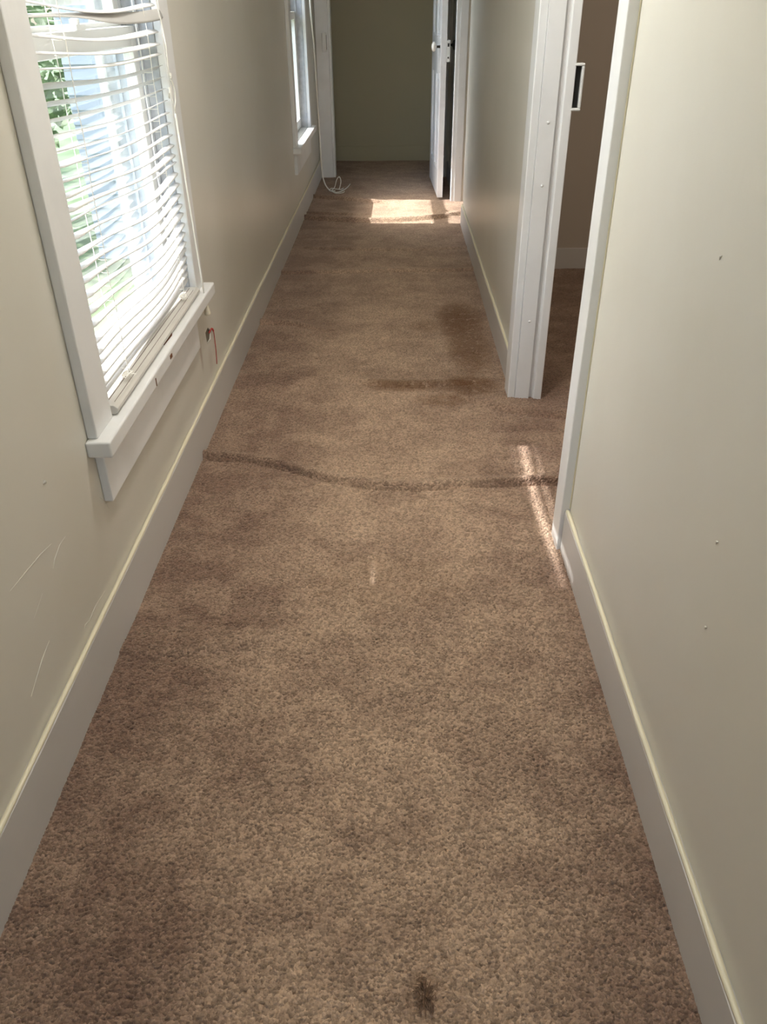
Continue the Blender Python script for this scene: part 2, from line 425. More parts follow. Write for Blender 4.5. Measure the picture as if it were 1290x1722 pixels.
XW = -.770                       # plaster face of the left wall
W1 = (1.895, 2.945, .575, 2.30)  # clear opening of the near window: y0, y1, z0, z1
DY = 4.73                        # the far window is the same window further along
def rect(y0, y1, z0, z1): return [(y0, z0), (y1, z0), (y1, z1), (y0, z1)]
win_holes = [rect(W1[0] - .02, W1[1] + .02, W1[2] - .03, W1[3] + .02), rect(W1[0] - .02 + DY, W1[1] + .02 + DY, W1[2] - .03, W1[3] + .02)]
hole = [(3.097, .380), (3.150, .384), (3.200, .352), (3.172, .325), (3.105, .330)]
def plaster(mb):
    # raised paint runs and scratches on the face
    pass
    for k, pl in enumerate([[(1.457, .485), (1.40, .497), (1.327, .506), (1.247, .515)], [(1.526, .457), (1.49, .458), (1.451, .447), (1.434, .433)],
               [(1.498, .20), (1.505, .206), (1.533, .196), (1.582, .201), (1.659, .192)], [(1.78, .387), (1.815, .372), (1.86, .395)],
               [(1.76, .42), (1.79, .385), (1.80, .36)], [(1.30, .40), (1.36, .42)], [(1.20, .27), (1.28, .30), (1.33, .31)]]):
        t = MB(); t.tube([(XW + .0002, y, z) for y, z in pl], [.0003] + [.0009] * (len(pl) - 2) + [.0003], 6); o = len(mb.v); mb.v += t.v; mb.add(t.f, o)
    t = MB(); t.tube([(XW, 1.49, .62), (XW + .002, 1.495, .622), (XW, 1.50, .62)], [.001, .005, .001], 8); o = len(mb.v); mb.v += t.v; mb.add(t.f, o)
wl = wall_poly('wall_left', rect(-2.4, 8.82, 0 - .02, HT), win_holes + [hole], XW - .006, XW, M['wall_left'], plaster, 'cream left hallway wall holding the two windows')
wl2 = wall_poly('wall_left', rect(-2.4, 8.82, 0 - .02, HT), win_holes, XW - .21, XW - .009, M['siding'], None, 'white outer face of the left hallway wall')

hb = MB().box(XW - .0085, XW - .0065, 3.08, 3.22, .31, .40)
tag(hb.build('wall_cavity_lath', M['hole']), 'dark lath showing inside the small broken hole below the window', 'lath')

XR, XM = .548, .530              # right wall faces before and after the near doorway
ob = MB().box(XR, .646, -2.4, 2.20, -.02, HT)
for (y, z) in [(1.083, .567), (1.123, .722), (1.370, 1.135)]:
    ob.tube([(XR - .001, y - .004, z + .003), (XR - .001, y + .001, z), (XR - .001, y + .003, z - .006)], [.0006, .0022, .0006], 6)
ob.box(XM, .646, 2.20, 3.30, 2.56, HT)
tag(ob.build('wall_right', M['wall']), 'cream right wall beside the viewer, nearer than the doorway', 'wall', kind='structure')
ob = MB().box(XM, .646, 3.30, 6.62, -.02, HT)
ob.box(XM, .646, 6.62, 7.50, 2.56, HT).box(XM, .646, 7.50, 8.82, -.02, HT)
tag(ob.build('wall_right', M['wall']), 'cream right wall between the near doorway and the far doorway', 'wall', kind='structure')
ob = MB().box(-1.8, -.62, 8.72, 8.82, -.02, HT).box(.345, .72, 8.72, 8.82, -.02, HT).box(-.62, .345, 8.72, 8.82, 2.56, HT)
# keep the wall out of the outer air
ob = MB().box(XW + .0, -.62, 8.72, 8.82, -.02, HT).box(.385, XM, 8.72, 8.82, -.02, HT).box(-.62, .385, 8.72, 8.82, 2.56, HT)
tag(ob.build('wall_partition', M['wall']), 'cream cross wall framing the opening at the hallway end', 'wall', kind='structure')
ob = MB().box(-1.8, .80, 9.70, 9.80, -.02, HT)
ob.tube([(0.10, 9.699, .62), (0.098, 9.699, .48), (.094, 9.699, .36)], .0015, 6)
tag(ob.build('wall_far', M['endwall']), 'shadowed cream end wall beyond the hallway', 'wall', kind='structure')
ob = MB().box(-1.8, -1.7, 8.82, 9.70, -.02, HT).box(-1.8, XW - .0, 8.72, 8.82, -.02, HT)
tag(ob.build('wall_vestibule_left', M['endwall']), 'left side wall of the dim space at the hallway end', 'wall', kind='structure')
ob = MB().box(.646, .80, 8.72, 9.70, -.02, HT)
tag(ob.build('wall_vestibule_right', M['wall']), 'right side wall of the dim space at the hallway end', 'wall', kind='structure')
# side room behind the near doorway, closet behind the far doorway
ob = MB().box(.646, 3.4, 5.37, 5.47, -.02, HT).box(3.3, 3.4, 1.0, 5.37, -.02, HT).box(.646, 3.4, .9, 1.0, -.02, HT)
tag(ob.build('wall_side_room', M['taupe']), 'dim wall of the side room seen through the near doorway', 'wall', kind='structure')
ob = MB().box(.646, 2.3, 8.0, 8.1, -.02, HT).box(2.2, 2.3, 6.1, 8.0, -.02, HT).box(.646, 2.3, 6.1, 6.2, -.02, HT)
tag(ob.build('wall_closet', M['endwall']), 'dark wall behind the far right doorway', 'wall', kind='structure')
# end of the hallway behind the viewer, with a window added for fill light
ob = MB().box(XW, -.45, -2.4, -2.3, -.02, HT).box(.45, XR, -2.4, -2.3, -.02, HT).box(-.45, .45, -2.4, -2.3, 2.5, HT).box(-.45, .45, -2.4, -2.3, -.02, .5)
tag(ob.build('wall_back', M['wall']), 'cream wall behind the viewer with an added fill window', 'wall', kind='structure')
ob = MB().box(-1.9, 3.4, -2.5, 9.9, HT, HT + .1)
tag(ob.build('ceiling', M['ceiling']), 'white ceiling above the hallway', 'ceiling', kind='structure')
gb = MB().box(-.45, .45, -2.36, -2.35, .5, 2.5)
bw = MB().box(-.45, .45, -2.38, -2.32, .5, .56).box(-.45, .45, -2.38, -2.32, 2.44, 2.5).box(-.45, -.39, -2.38, -2.32, .56, 2.44).box(.39, .45, -2.38, -2.32, .56, 2.44).box(-.39, .39, -2.38, -2.32, 1.46, 1.52)
b_ = tag(bw.build('fill_window', M['trim']), 'white window added behind the viewer for fill light', 'window', kind='structure'); gb.build('glass_pane', M['glass'], b_)

# ------------------------------------------------------------------ baseboards with the wall colour lapped over their top edge
def baseboard(name, y0, y1, xw, d, h, label, beadm, seed, x_taper=0):
    """d = +1 board sticks out to +x from the wall, -1 to -x"""
    t = .015; n = max(4, int((y1 - y0) / .05))
    mb = MB()
    for i in range(n + 1):
        y = y0 + (y1 - y0) * i / n
        wob = .0018 * noise.noise(Vector((y * 2.1, seed, 0)))
        hh = h + .004 * noise.noise(Vector((y * 1.3, seed, 5)))
        for (dx, z) in ((0, -.02), (t, -.02), (t, hh - .004), (t - .004, hh), (0, hh)):
            mb.v.append((xw + d * (dx + (wob if dx else 0)), y, z))
    for i in range(n):
        a = i * 5
        mb.add([(a + k, a + (k + 1) % 5, a + 5 + (k + 1) % 5, a + 5 + k) for k in range(5)])
    mb.add([tuple(range(5)), tuple(n * 5 + k for k in range(5))])
    o = tag(mb.build(name, M['base']), label, 'baseboard', kind='structure')
    if beadm:
        b = MB(); m_ = max(6, int((y1 - y0) / .03)); pts = []; rad = []
        for i in range(m_ + 1):
            y = y0 + .002 + (y1 - y0 - .004) * i / m_
            hh = h + .004 * noise.noise(Vector((y * 1.3, seed, 5)))
            pts.append((xw + d * (.0085 + .001 * noise.noise(Vector((y * 9, seed, 2)))), y, hh + .001)); rad.append(.0062 + .0022 * noise.noise(Vector((y * 6, seed, 8))))
        b.tube(pts, rad, 7).build('paint_edge', beadm, o, smooth=True)
    return o
baseboard('baseboard_left', -2.3, 8.70, XW, +1, .163, 'white baseboard along the left wall under the windows', M['bead'], 1)
baseboard('baseboard_right', -2.3, 2.118, XR, -1, .148, 'white baseboard nearest the viewer on the right wall', M['bead'], 2)
baseboard('baseboard_right', 3.305, 6.62, XM, -1, .148, 'white baseboard on the right wall beyond the near doorway', M['bead'], 3)
baseboard('baseboard_right', 7.62, 8.70, XM, -1, .148, 'white baseboard in the shadow behind the open door', None, 4)
def bb_y(name, x0, x1, y, h, label):
    mb = MB().box(x0, x1, y - .015, y, -.02, h); o = tag(mb.build(name, M['endwall'], bevel=.003), label, 'baseboard', kind='structure')
    MB().tube([(x0 + (x1 - x0) * i / 24, y - .010, h + .0015 * math.sin(i * 1.7)) for i in range(25)], .004, 6).build('paint_edge', M['endwall'], o)
bb_y('baseboard_far', -1.7, .66, 9.70, .15, 'cream painted baseboard at the foot of the end wall')
mb = MB().box(.646, 3.3, 5.355, 5.37, -.02, .132)
tag(mb.build('baseboard_side_room', M['base'], bevel=.003), 'white baseboard in the dim side room', 'baseboard', kind='structure')

# ------------------------------------------------------------------ windows
def window(name, oy, label):
    org = (XW, W1[0] + oy, 0.575)
    root = tag(empty(name, org), label, 'window', kind='structure')
    y0, y1, z0, z1 = W1[0] + oy, W1[1] + oy, W1[2], W1[3]
    def part(mb, nm, m, par=root, **k):
        # sub-parts hang off their part but the part sits at the root's origin
        return build_at(mb, nm, m, par, org, **k)
    xf = XW + .027
    # casing boards
    part(MB().box(XW, xf, y0 - .130, y0 - .004, z0 + .012, z1), 'casing', M['trim'], bevel=.004)
    part(MB().box(XW, xf, y1 + .004, y1 + .120, z0 + .012, z1), 'casing', M['trim'], bevel=.004)
    part(MB().box(XW, xf, y0 - .130, y1 + .120, z1, z1 + .12), 'casing', M['trim'], bevel=.004)
    # stool with horns, its front edge rounded by old paint, and the apron under it
    st = MB().box(XW - .10, XW, y0 + .001, y1 - .001, z0 - .035, z0 + .012).box(XW - .001, XW + .062, y0 - .150, y1 + .150, z0 - .032, z0 + .012)
    sill = part(st, 'window_sill', M['trim'], bevel=.006, seg=3)
    part(MB().box(XW, XW + .024, y0 - .112, y1 - .045, z0 - .182, z0 - .030), 'apron', M['trim'], bevel=.003)
    # jamb liner
    fr = MB().box(XW - .20, XW + .0, y0 - .02, y0, z0 - .02, z1).box(XW - .20, XW, y1, y1 + .02, z0 - .02, z1).box(XW - .20, XW, y0, y1, z1, z1 + .02)
    for dy_, yy in ((1, y0), (-1, y1)):
        for (xa, xb) in ((-.058, -.044), (-.098, -.088), (-.140, -.130)):
            a, b = sorted((yy, yy + dy_ * .012)); fr.box(XW + xa, XW + xb, a, b, z0, z1)
    fr.box(XW - .24, XW - .10, y0, y1, z0 - .05, z0 - .012)
    part(fr, 'window_frame', M['framevinyl'], bevel=.0015)
    # two sashes
    def sash(xc, za, zb, nm):
        m = MB(); s_ = .052; h_ = .017
        m.box(xc - h_, xc + h_, y0 + .012, y0 + .012 + s_, za, zb).box(xc - h_, xc + h_, y1 - .012 - s_, y1 - .012, za, zb)
        m.box(xc - h_, xc + h_, y0 + .012 + s_, y1 - .012 - s_, za, za + .072).box(xc - h_, xc + h_, y0 + .012 + s_, y1 - .012 - s_, zb - .055, zb)
        o = part(m, 'sash', M['vinyl'], bevel=.003)
        part(MB().box(xc - .003, xc + .003, y0 + .012 + s_, y1 - .012 - s_, za + .072, zb - .055), 'glass_pane', M['glass'], o)
        return o
    lo = sash(XW - .073, z0 + .014, 1.445, 'lower')
    up = sash(XW - .113, 1.385, z1, 'upper')
    lk = MB().box(XW - .078, XW - .050, (y0 + y1) / 2 - .035, (y0 + y1) / 2 + .035, 1.445, 1.458)
    lk.lathe([(0, .012), (.012, .012), (.014, .006)], (XW - .065, (y0 + y1) / 2, 1.458), (0, 0, 1), 14)
    part(lk, 'sash_lock', M['vinyl'], lo)
    # storm window outside
    st_ = MB()
    for (a, b, c, d) in ((y0, y0 + .03, z0, z1), (y1 - .03, y1, z0, z1), (y0 + .03, y1 - .03, z0, z0 + .04), (y0 + .03, y1 - .03, z1 - .04, z1), (y0 + .03, y1 - .03, 1.50, 1.53)):
        st_.box(XW - .185, XW - .172, a, b, c, d)
    part(st_, 'storm_frame', M['vinyl'])
    return root, org, part, sill
w1, org1, part1, sill1 = window('window_1', 0, 'white window nearest the viewer, covered by a sagging blind')
w2, org2, part2, sill2 = window('window_2', DY, 'bare white window at the far end of the left wall')
part1(MB().box(XW + .0605, XW + .0632, 2.36, 2.385, .560, .572).box(XW + .0605, XW + .0632, 2.18, 2.186, .548, .572), 'paint_chip', M['chip'], sill1)
part1(MB().prism([(XW + .028, 2.42), (XW + .034, 2.41), (XW + .038, 2.50), (XW + .031, 2.53)], 'z', .5865, .5882), 'paint_chip', M['chip'], sill1)

# ------------------------------------------------------------------ mini blind of the near window
BX = -.762
BY0, BY1 = 1.900, 2.936
ZE = [(1.509, 1.501), (1.482, 1.479), (1.45, 1.43), (1.417, 1.395), (1.386, 1.366), (1.354, 1.329), (1.319, 1.297), (1.286, 1.264), (1.256, 1.23), (1.225, 1.196), (1.193, 1.166), (1.163, 1.13), (1.129, 1.099), (1.1, 1.069), (1.075, 1.043), (1.039, 1.01), (1.0, 0.976), (0.967, 0.941), (0.934, 0.907), (0.898, 0.878), (0.859, 0.843), (0.824, 0.811), (0.782, 0.778), (0.749, 0.758), (0.721, 0.728), (0.688, 0.700), (0.660, 0.672), (0.639, 0.650)]
SAG = [.020, .012, .017, .013, .011, .009, .008, .007, .012, .014, .014, .015, .016, .018, .016, .026, .027, .028, .028, .028, .029, .028, .027, .027, .026, .024, .020, .014]
TILT = [12, 10, 14, 10, 4, -26, -27, -26, -24, -20, -14, -10, -8, -6, -29, -9, -10, -10, -11, -13, -14, -13, -10, -6, -2, 0, 2, 2]
blind = tag(empty('window_blind', (BX, 2.42, .60)), 'white mini blind with sagging bent slats hanging in the nearest window', 'blind')
borg = (BX, 2.42, .60)
def bpart(mb, nm, m, par=blind, **k): return build_at(mb, nm, m, par, borg, **k)
HW = .0158
def slat(zl, zr, sag, tilt, i, wreck=False):
    n = 40; m = MB(); cr = 6
    for k in range(n + 1):
        t = k / n; y = BY0 + (BY1 - BY0) * t
        x = BX - .016 * max(0, i - 20) / 7
        # straight run between the ends with a belly between the two ladders
        z = zl + (zr - zl) * t - sag * (math.sin(math.pi * min(1, max(0, t))) ** 1.15)
        if i >= 12: z -= sag * .35 * math.sin(2 * math.pi * t) * -1
        tl = tilt + 3 * math.sin(t * 7 + i)
        if i >= 9: tl += 13 * math.exp(-(t / .13) ** 2) * (1 if i < 24 else .4) + 10 * math.exp(-((1 - t) / .10) ** 2)
        if wreck:
            tl = tilt + 58 * (1 / (1 + math.exp(-(t - .42) * 12)))
            x += .012 * t + .030 * max(0, t - .6)
            y += .03 * max(0, t - .7)
            z += .008 * math.sin(t * 5) + .010 * max(0, t - .6)
        a = math.radians(tl)
        for j in range(cr + 1):
            u = -1 + 2 * j / cr                       # -1 outer edge, +1 room edge
            hw = HW
            if k == 0: hw = HW * .72
            if k == n: hw = HW * (.72)
            c = .0030 * (1 - u * u)
            dx = u * hw * math.cos(a) - c * math.sin(-a) * 0
            dz = -u * hw * math.sin(a) + c
            m.v.append((x + dx, y, z + dz))
    for k in range(n):
        for j in range(cr):
            a = k * (cr + 1) + j; m.add([(a, a + 1, a + cr + 2, a + cr + 1)])
    o = bpart(m, 'slat', M['slat'], smooth=True)
    so = o.modifiers.new('thickness', 'SOLIDIFY'); so.thickness = .0006; so.offset = 0
    return o
for i, ((zl, zr), sg, tl) in enumerate(zip(ZE, SAG, TILT)):
    slat(zl, zr, sg, tl, i, wreck=(i == 1))
zz = 1.545; k = 0
while zz < 2.22:
    slat(zz, zz - .008, .012 - .0004 * k, 6, 2); zz += .034; k += 1
# rail lying on the sill: channel with two dark grooves and an end cap
rz0, rz1 = .589, .613
rprof = [(-.787, rz0 + .004), (-.783, rz0), (-.741, rz0), (-.731, rz0 + .008), (-.731, rz0 + .016), (-.737, rz1 - .004), (-.741, rz1), (-.783, rz1), (-.787, rz1 - .004)]
rail = bpart(MB().prism(rprof, 'y', BY0 + .012, BY1 - .002), 'bottom_rail', M['rail'], bevel=.0008)
bpart(MB().box(-.7465, -.7450, BY0 + .03, BY1 - .03, rz1 - .002, rz1 + .0006).box(-.7660, -.7640, BY0 + .02, BY1 - .01, rz1 - .002, rz1 + .0008), 'rail_groove', M['groove'], rail)
capp = [(x + (.0012 if x > -.76 else -.0012), z + (.0012 if z > .603 else -.0004)) for x, z in rprof]
bpart(MB().prism(capp, 'y', BY0 + .003, BY0 + .017), 'end_cap', M['rail'], rail, bevel=.002)
bpart(MB().prism(capp, 'y', BY1 - .010, BY1 + .004), 'end_cap', M['rail'], rail, bevel=.002)
bpart(MB().box(-.795, -.735, BY0, BY1, 2.24, 2.295), 'head_rail', M['rail'], bevel=.004)
# ladder and lift cords
for yc in (2.068, 2.765):
    m = MB()
    for xx, dy_ in ((-.7445, 0), (-.7795, .02)):
        pts = [(xx + .0015 * math.sin(q * 1.9 + xx * 40), yc + dy_ + .006 * math.sin(q * .55), 2.24 - (2.24 - .625) * q / 26) for q in range(27)]
        m.tube(pts, .0011, 5)
    for (zl, zr), sg in zip(ZE, SAG):
        t = (yc - BY0) / (BY1 - BY0); z = zl + (zr - zl) * t - sg * math.sin(math.pi * t) ** 1.15 - .004
        m.tube([(-.7445, yc + .004, z), (-.762, yc + .010, z - .0015), (-.7795, yc + .018, z)], .0008, 4)
    bpart(m, 'ladder_cord', M['cord'])
    m = MB(); c0 = Vector((-.752, yc + .01, .624))
    for q in range(7):
        r = random.Random(q + int(yc * 100)); pts = []
        ph = r.uniform(0, 6.28); rad = r.uniform(.007, .018)
        for s_ in range(11):
            a = ph + s_ * .62; pts.append(c0 + Vector((math.cos(a) * rad * .7, (math.sin(a) * rad + r.uniform(-.006, .006) + (q - 3) * .004), .003 + .006 * abs(math.sin(s_ * .8 + q)))))
        m.tube(pts, .0010, 5)
    for q in range(7):
        r = random.Random(q * 3 + 50 + int(yc * 100)); d = Vector((r.uniform(-.3, 1), r.uniform(-1, 1), r.uniform(.05, .4))).normalized()
        m.tube([c0, c0 + d * .014 + Vector((0, 0, .004)), c0 + d * .028], [.001, .0008, .0004], 4)
    bpart(m, 'cord_knot', M['cord'])
# pull cord with its plastic tassel
m = MB()
m.tube([(-.748, 2.81, 2.24), (-.722, 2.815, 1.9), (-.720, 2.831, 1.512), (-.719, 2.860, 1.45), (-.719, 2.877, 1.394), (-.719, 2.868, 1.34), (-.719, 2.870, 1.306)], .0021, 6)
m.tube([(-.719, 2.870, 1.306), (-.718, 2.892, 1.290), (-.717, 2.905, 1.265), (-.718, 2.902, 1.235), (-.719, 2.880, 1.215), (-.719, 2.878, 1.20)], .0021, 6)
m.tube([(-.719, 2.878, 1.20), (-.719, 2.868, 1.235), (-.719, 2.862, 1.262), (-.719, 2.872, 1.285), (-.719, 2.868, 1.306)], .0013, 6)
m.tube([(-.719, 2.878, 1.20), (-.719, 2.900, 1.00), (-.719, 2.922, .82), (-.719, 2.943, .652), (-.719, 2.958, .540)], .0030, 7)
m.tube([(-.716, 2.874, 1.20), (-.716, 2.888, 1.09), (-.716, 2.901, 1.00)], .0013, 6)
for q in range(5):
    r = random.Random(q + 400); c0 = Vector((-.717, 2.872, 1.306)); pts = []
    for s_ in range(9):
        a = r.uniform(0, 3) + s_ * .8; pts.append(c0 + Vector((.003 * math.sin(s_), math.cos(a) * .011, math.sin(a) * .010)))
    m.tube(pts, .0018, 5)
for q in range(4):
    r = random.Random(q + 440); c0 = Vector((-.724, 2.86, 1.262)); pts = []
    for s_ in range(9):
        a = r.uniform(0, 3) + s_ * .8; pts.append(c0 + Vector((.003 * math.sin(s_), math.cos(a) * .010, math.sin(a) * .016)))
    m.tube(pts, .0012, 5)
pc = bpart(m, 'pull_cord', M['cord'], smooth=True)
bpart(MB().lathe([(0, .0045), (.002, .0065), (.012, .0085), (.040, .0125), (.044, .0120), (.044, .008)], (-.719, 2.957, .545), (0, .25, -1), 20), 'tassel', M['tassel'], pc, smooth=False, bevel=.0006)

# ------------------------------------------------------------------ long pull cord at the far window
cord = MB()
def smooth_pts(p, n=6):
    p = [Vector(q) for q in p]; out = []
    for i in range(len(p) - 1):
        a = p[max(i - 1, 0)]; b = p[i]; c = p[i + 1]; d = p[min(i + 2, len(p) - 1)]
        for k in range(n):
            t = k / n
            out.append(.5 * ((2 * b) + (-a + c) * t + (2 * a - 5 * b + 4 * c - d) * t * t + (-a + 3 * b - 3 * c + d) * t ** 3))
    out.append(p[-1]); return out
cord.tube(smooth_pts([(-.712, 7.66, 2.27), (-.700, 7.686, 1.522), (-.700, 7.76, 1.35), (-.700, 7.861, 1.18), (-.700, 7.93, .90), (-.700, 8.002, .615), (-.700, 8.03, .40), (-.695, 8.055, .153), (-.67, 8.02, .06), (-.628, 7.975, .012), (-.60, 7.94, .010), (-.57, 7.93, .012)]), .0060, 7)
cord.tube(smooth_pts([(-.63, 7.98, .012), (-.61, 8.05, .013), (-.57, 8.02, .012), (-.52, 8.00, .012), (-.50, 8.06, .013)]), .0042, 6)
cord.tube(smooth_pts([(-.61, 7.93, .012), (-.58, 8.0, .03), (-.56, 8.04, .09), (-.535, 8.05, .115), (-.52, 8.04, .08), (-.53, 8.02, .03), (-.54, 8.0, .013)]), .0042, 6)
cord.tube(smooth_pts([(-.60, 7.90, .012), (-.56, 7.86, .012), (-.52, 7.90, .012), (-.49, 7.98, .012), (-.46, 8.06, .02), (-.44, 8.16, .03)]), .0042, 6)
cord.tube(smooth_pts([(-.60, 7.92, .012), (-.555, 7.82, .012), (-.50, 7.84, .012), (-.48, 7.90, .012)]), .0038, 6)
org = (-.727, 7.165, 2.235)
bl2 = tag(empty('window_blind', org), 'raised blind whose long white cord hangs past the far window to the carpet', 'blind')
build_at(cord, 'pull_cord', M['cord'], bl2, org, smooth=True)
build_at(MB().box(-.742, -.690, 6.66, 7.67, 2.24, 2.29), 'head_rail', M['rail'], bl2, org, bevel=.004)
for k in range(8):
    build_at(MB().box(-.738, -.706, 6.67, 7.66, 2.235 - k * .004, 2.236 - k * .004), 'slat', M['slat'], bl2, org)
# ------------------------------------------------------------------ door frames in the right wall
def nails(mb, pts, d):
    for (x, y, z) in pts:
        mb.lathe([(0, .006), (.0015, .0055), (.003, .003)], (x, y, z), d, 10)
def jamb(name, yj, xa, label, near):
    """far-side jamb of a doorway in the right wall: its faces look back towards the viewer"""
    org = (xa, yj, 0)
    root = tag(empty(name, org), label, 'door frame', kind='structure')
    P = lambda mb, nm, m, par=root, **k: build_at(mb, nm, m, par, org, **k)
    P(MB().box(xa, xa + .031, yj, yj + .115, -.015, 2.56), 'casing', M['trim'], bevel=.004)
    jb = MB().box(xa + .0315, xa + .092, yj - .006, yj + .10, -.015, 2.56); nails(jb, [(xa + .065, yj - .006, z) for z in (.36, .9, 1.12, 1.9)], (0, -1, 0))
    P(jb, 'jamb', M['trim'], bevel=.004)
    P(MB().box(xa + .0915, xa + .108, yj + .012, yj + .10, -.015, 2.56), 'rebate', M['trim'])
    P(MB().prism([(xa + .1075, yj + .012), (xa + .114, yj - .010), (xa + .147, yj - .010), (xa + .147, yj + .10), (xa + .1075, yj + .10)], 'z', -.015, 2.56), 'door_stop', M['trim'], bevel=.003)
    if near:
        # old rim lock keeper: painted box with an open black mouth
        z0, z1 = 1.158, 1.312; x0, x1 = xa + .142, xa + .178
        k = MB(); t = .009
        k.box(x0, x1, yj - .012, yj + .03, z0, z0 + t).box(x0, x1, yj - .012, yj + .03, z1 - t, z1)
        k.box(x1 - t, x1, yj - .012, yj + .03, z0 + t, z1 - t).box(x0 - .004, x0 + .003, yj - .008, yj + .03, z0 + t, z1 - t)
        kp = P(k, 'strike_box', M['latchpaint'], bevel=.003)
        P(MB().box(x0 + .002, x1 - t + .001, yj + .010, yj + .028, z0 + t - .001, z1 - t + .001), 'strike_mouth', M['black'], kp)
    return root
jamb('trim_1', 3.285, .4995, 'white far jamb of the near right doorway with an open strike box', True)
jamb('trim_2', 7.50, .487, 'white jamb of the doorway beside the open panelled door', False)
# near-side casing of the near doorway
org = (.52, 2.12, 0)
r3 = tag(empty('trim_3', org), 'white door casing at the corner of the nearest right wall', 'door frame', kind='structure')
mb = MB(); n_ = 60; prof = []
for i in range(n_ + 1):
    z = -.015 + (2.56 + .015) * i / n_; e = .0022 * noise.noise(Vector((z * 3, 3, 1)))
    for (x, y) in ((.520 + e, 2.120), (.520 + e * .6, 2.216 + e), (.556, 2.222 + e), (.556, 2.120)): mb.v.append((x, y, z))
for i in range(n_): a = i * 4; mb.add([(a + k, a + (k + 1) % 4, a + 4 + (k + 1) % 4, a + 4 + k) for k in range(4)])
mb.add([(0, 1, 2, 3), tuple(n_ * 4 + k for k in range(4))])
build_at(mb, 'casing', M['trim'], r3, org, bevel=.003)
build_at(MB().box(.5565, .646, 2.2005, 2.224, -.015, 2.56), 'jamb', M['trim'], r3, org, bevel=.002)
build_at(MB().tube([(.5465, 2.1185, .16 + (2.4) * i / 60) for i in range(61)], [.0022 + .0012 * noise.noise(Vector((i * .6, 2, 2))) for i in range(61)], 6), 'paint_edge', M['bead'], r3, org)
tag(MB().box(.4995, .66, 2.12, 3.42, 2.565, 2.69).build('trim_4', M['trim'], bevel=.004), 'white head casing over the near right doorway', 'door frame', kind='structure')
# frame of the cross opening at the end
org = (-.69, 8.68, 0)
r5 = tag(empty('trim_5', org), 'white casing on the left side of the opening at the hallway end', 'door frame', kind='structure')
build_at(MB().box(-.7545, -.634, 8.680, 8.72, -.015, 2.56), 'casing', M['trim'], r5, org, bevel=.004)
build_at(MB().box(-.6335, -.612, 8.690, 8.83, -.015, 2.56), 'jamb', M['trim'], r5, org, bevel=.003)
sb = MB().box(-.692, -.652, 8.635, 8.680, 1.112, 1.266)
kp = build_at(sb, 'strike_box', M['latchpaint'], r5, org, bevel=.004)
build_at(MB().box(-.6525, -.6505, 8.642, 8.672, 1.13, 1.25), 'strike_mouth', M['groove'], kp, org)
tag(MB().box(.39, .50, 8.69, 8.72, -.015, 2.56).box(.372, .39, 8.69, 8.83, -.015, 2.56).build('trim_6', M['trim'], bevel=.003), 'white casing hidden behind the open door at the hallway end', 'door frame', kind='structure')
tag(MB().box(-.7545, .50, 8.69, 8.72, 2.56, 2.68).build('trim_7', M['trim'], bevel=.003), 'white head casing over the opening at the hallway end', 'door frame', kind='structure')

# ------------------------------------------------------------------ open panelled door; local x runs from the hinge to the lock edge
A = Vector((.394, 7.572)); B = Vector((.362, 8.600)); L = (A - B).length; d = (A - B).normalized()
ang = math.atan2(d.y, d.x)
door = tag(empty('door_1', (B.x, B.y, 0), ang), 'white panelled door standing open at the hallway end', 'door', kind='structure')
T = .024; z0, z1 = .018, 2.54
# local +y is towards the right wall after rotation by about -90 degrees, local -y faces the windows
fr = MB(); st = .125
fr.box(0, st, -T, T, z0, z1).box(L - st, L, -T, T, z0, z1).box(L / 2 - .05, L / 2 + .05, -T, T, .235, z1 - .14)
fr.box(st, L - st, -T, T, z0, .235).box(st, L - st, -T, T, .985, 1.255).box(st, L - st, -T, T, z1 - .14, z1)
door_f = fr.build('door_frame', M['doorwhite'], door, bevel=.002)
for (xa, xb) in ((st, L / 2 - .05), (L / 2 + .05, L - st)):
    for (za, zb) in ((.235, .985), (1.255, z1 - .14)):
        p = MB().box(xa, xb, -.008, .008, za, zb)
        p.box(xa + .05, xb - .05, -.014, .014, za + .05, zb - .05)
        po = p.build('door_panel', M['doorwhite'], door, bevel=.003)
        ml = MB()
        for s_ in (-1, 1):
            a, b = sorted((s_ * .008, s_ * .021)); w_ = .016
            ml.box(xa, xa + w_, a, b, za, zb).box(xb - w_, xb, a, b, za, zb).box(xa + w_, xb - w_, a, b, za, za + w_).box(xa + w_, xb - w_, a, b, zb - w_, zb)
        ml.build('panel_moulding', M['doorwhite'], po, bevel=.004)
# smeared repair patch on the lock rail
rp = MB().prism([(L - .19, .99), (L - .01, 1.0), (L - .006, 1.22), (L - .03, 1.25), (L - .16, 1.24), (L - .20, 1.15)], 'y', -T - .0015, -T)
rp.build('repair_patch', mat('grey_filler_patch', (.60, .60, .60), .5, .4, bump=[((40, 40, 40), .6, .004, 4)], var=(20, (.74, .74, .74), .45, .6)), door)
lk = MB().box(L - .13, L + .001, T, T + .028, 1.080, 1.236)
lko = lk.build('rim_lock', M['latchpaint'], door, bevel=.003)
lc = MB().box(L, L + .004, T + .006, T + .020, 1.19, 1.215).box(L, L + .003, T + .008, T + .018, 1.105, 1.118)
lc.build('latch_bolt', M['black'], lko)
kz = 1.188; kx = L - .075
kn = [(0, .009), (.018, .009), (.024, .014), (.028, .030), (.036, .036), (.046, .037), (.054, .030), (.060, .014), (.062, .003)]
MB().lathe([(-.004, .016), (0, .016), (.003, .010), (.030, .009), (.030, .004)], (kx, -T, kz), (0, -1, 0)).build('knob_stem', M['black'], door)
ko = MB().lathe(kn, (kx, -T - .012, kz), (0, -1, 0)).build('door_knob', M['knobwhite'], door, smooth=True); ko['label'] = 'white porcelain door knob'
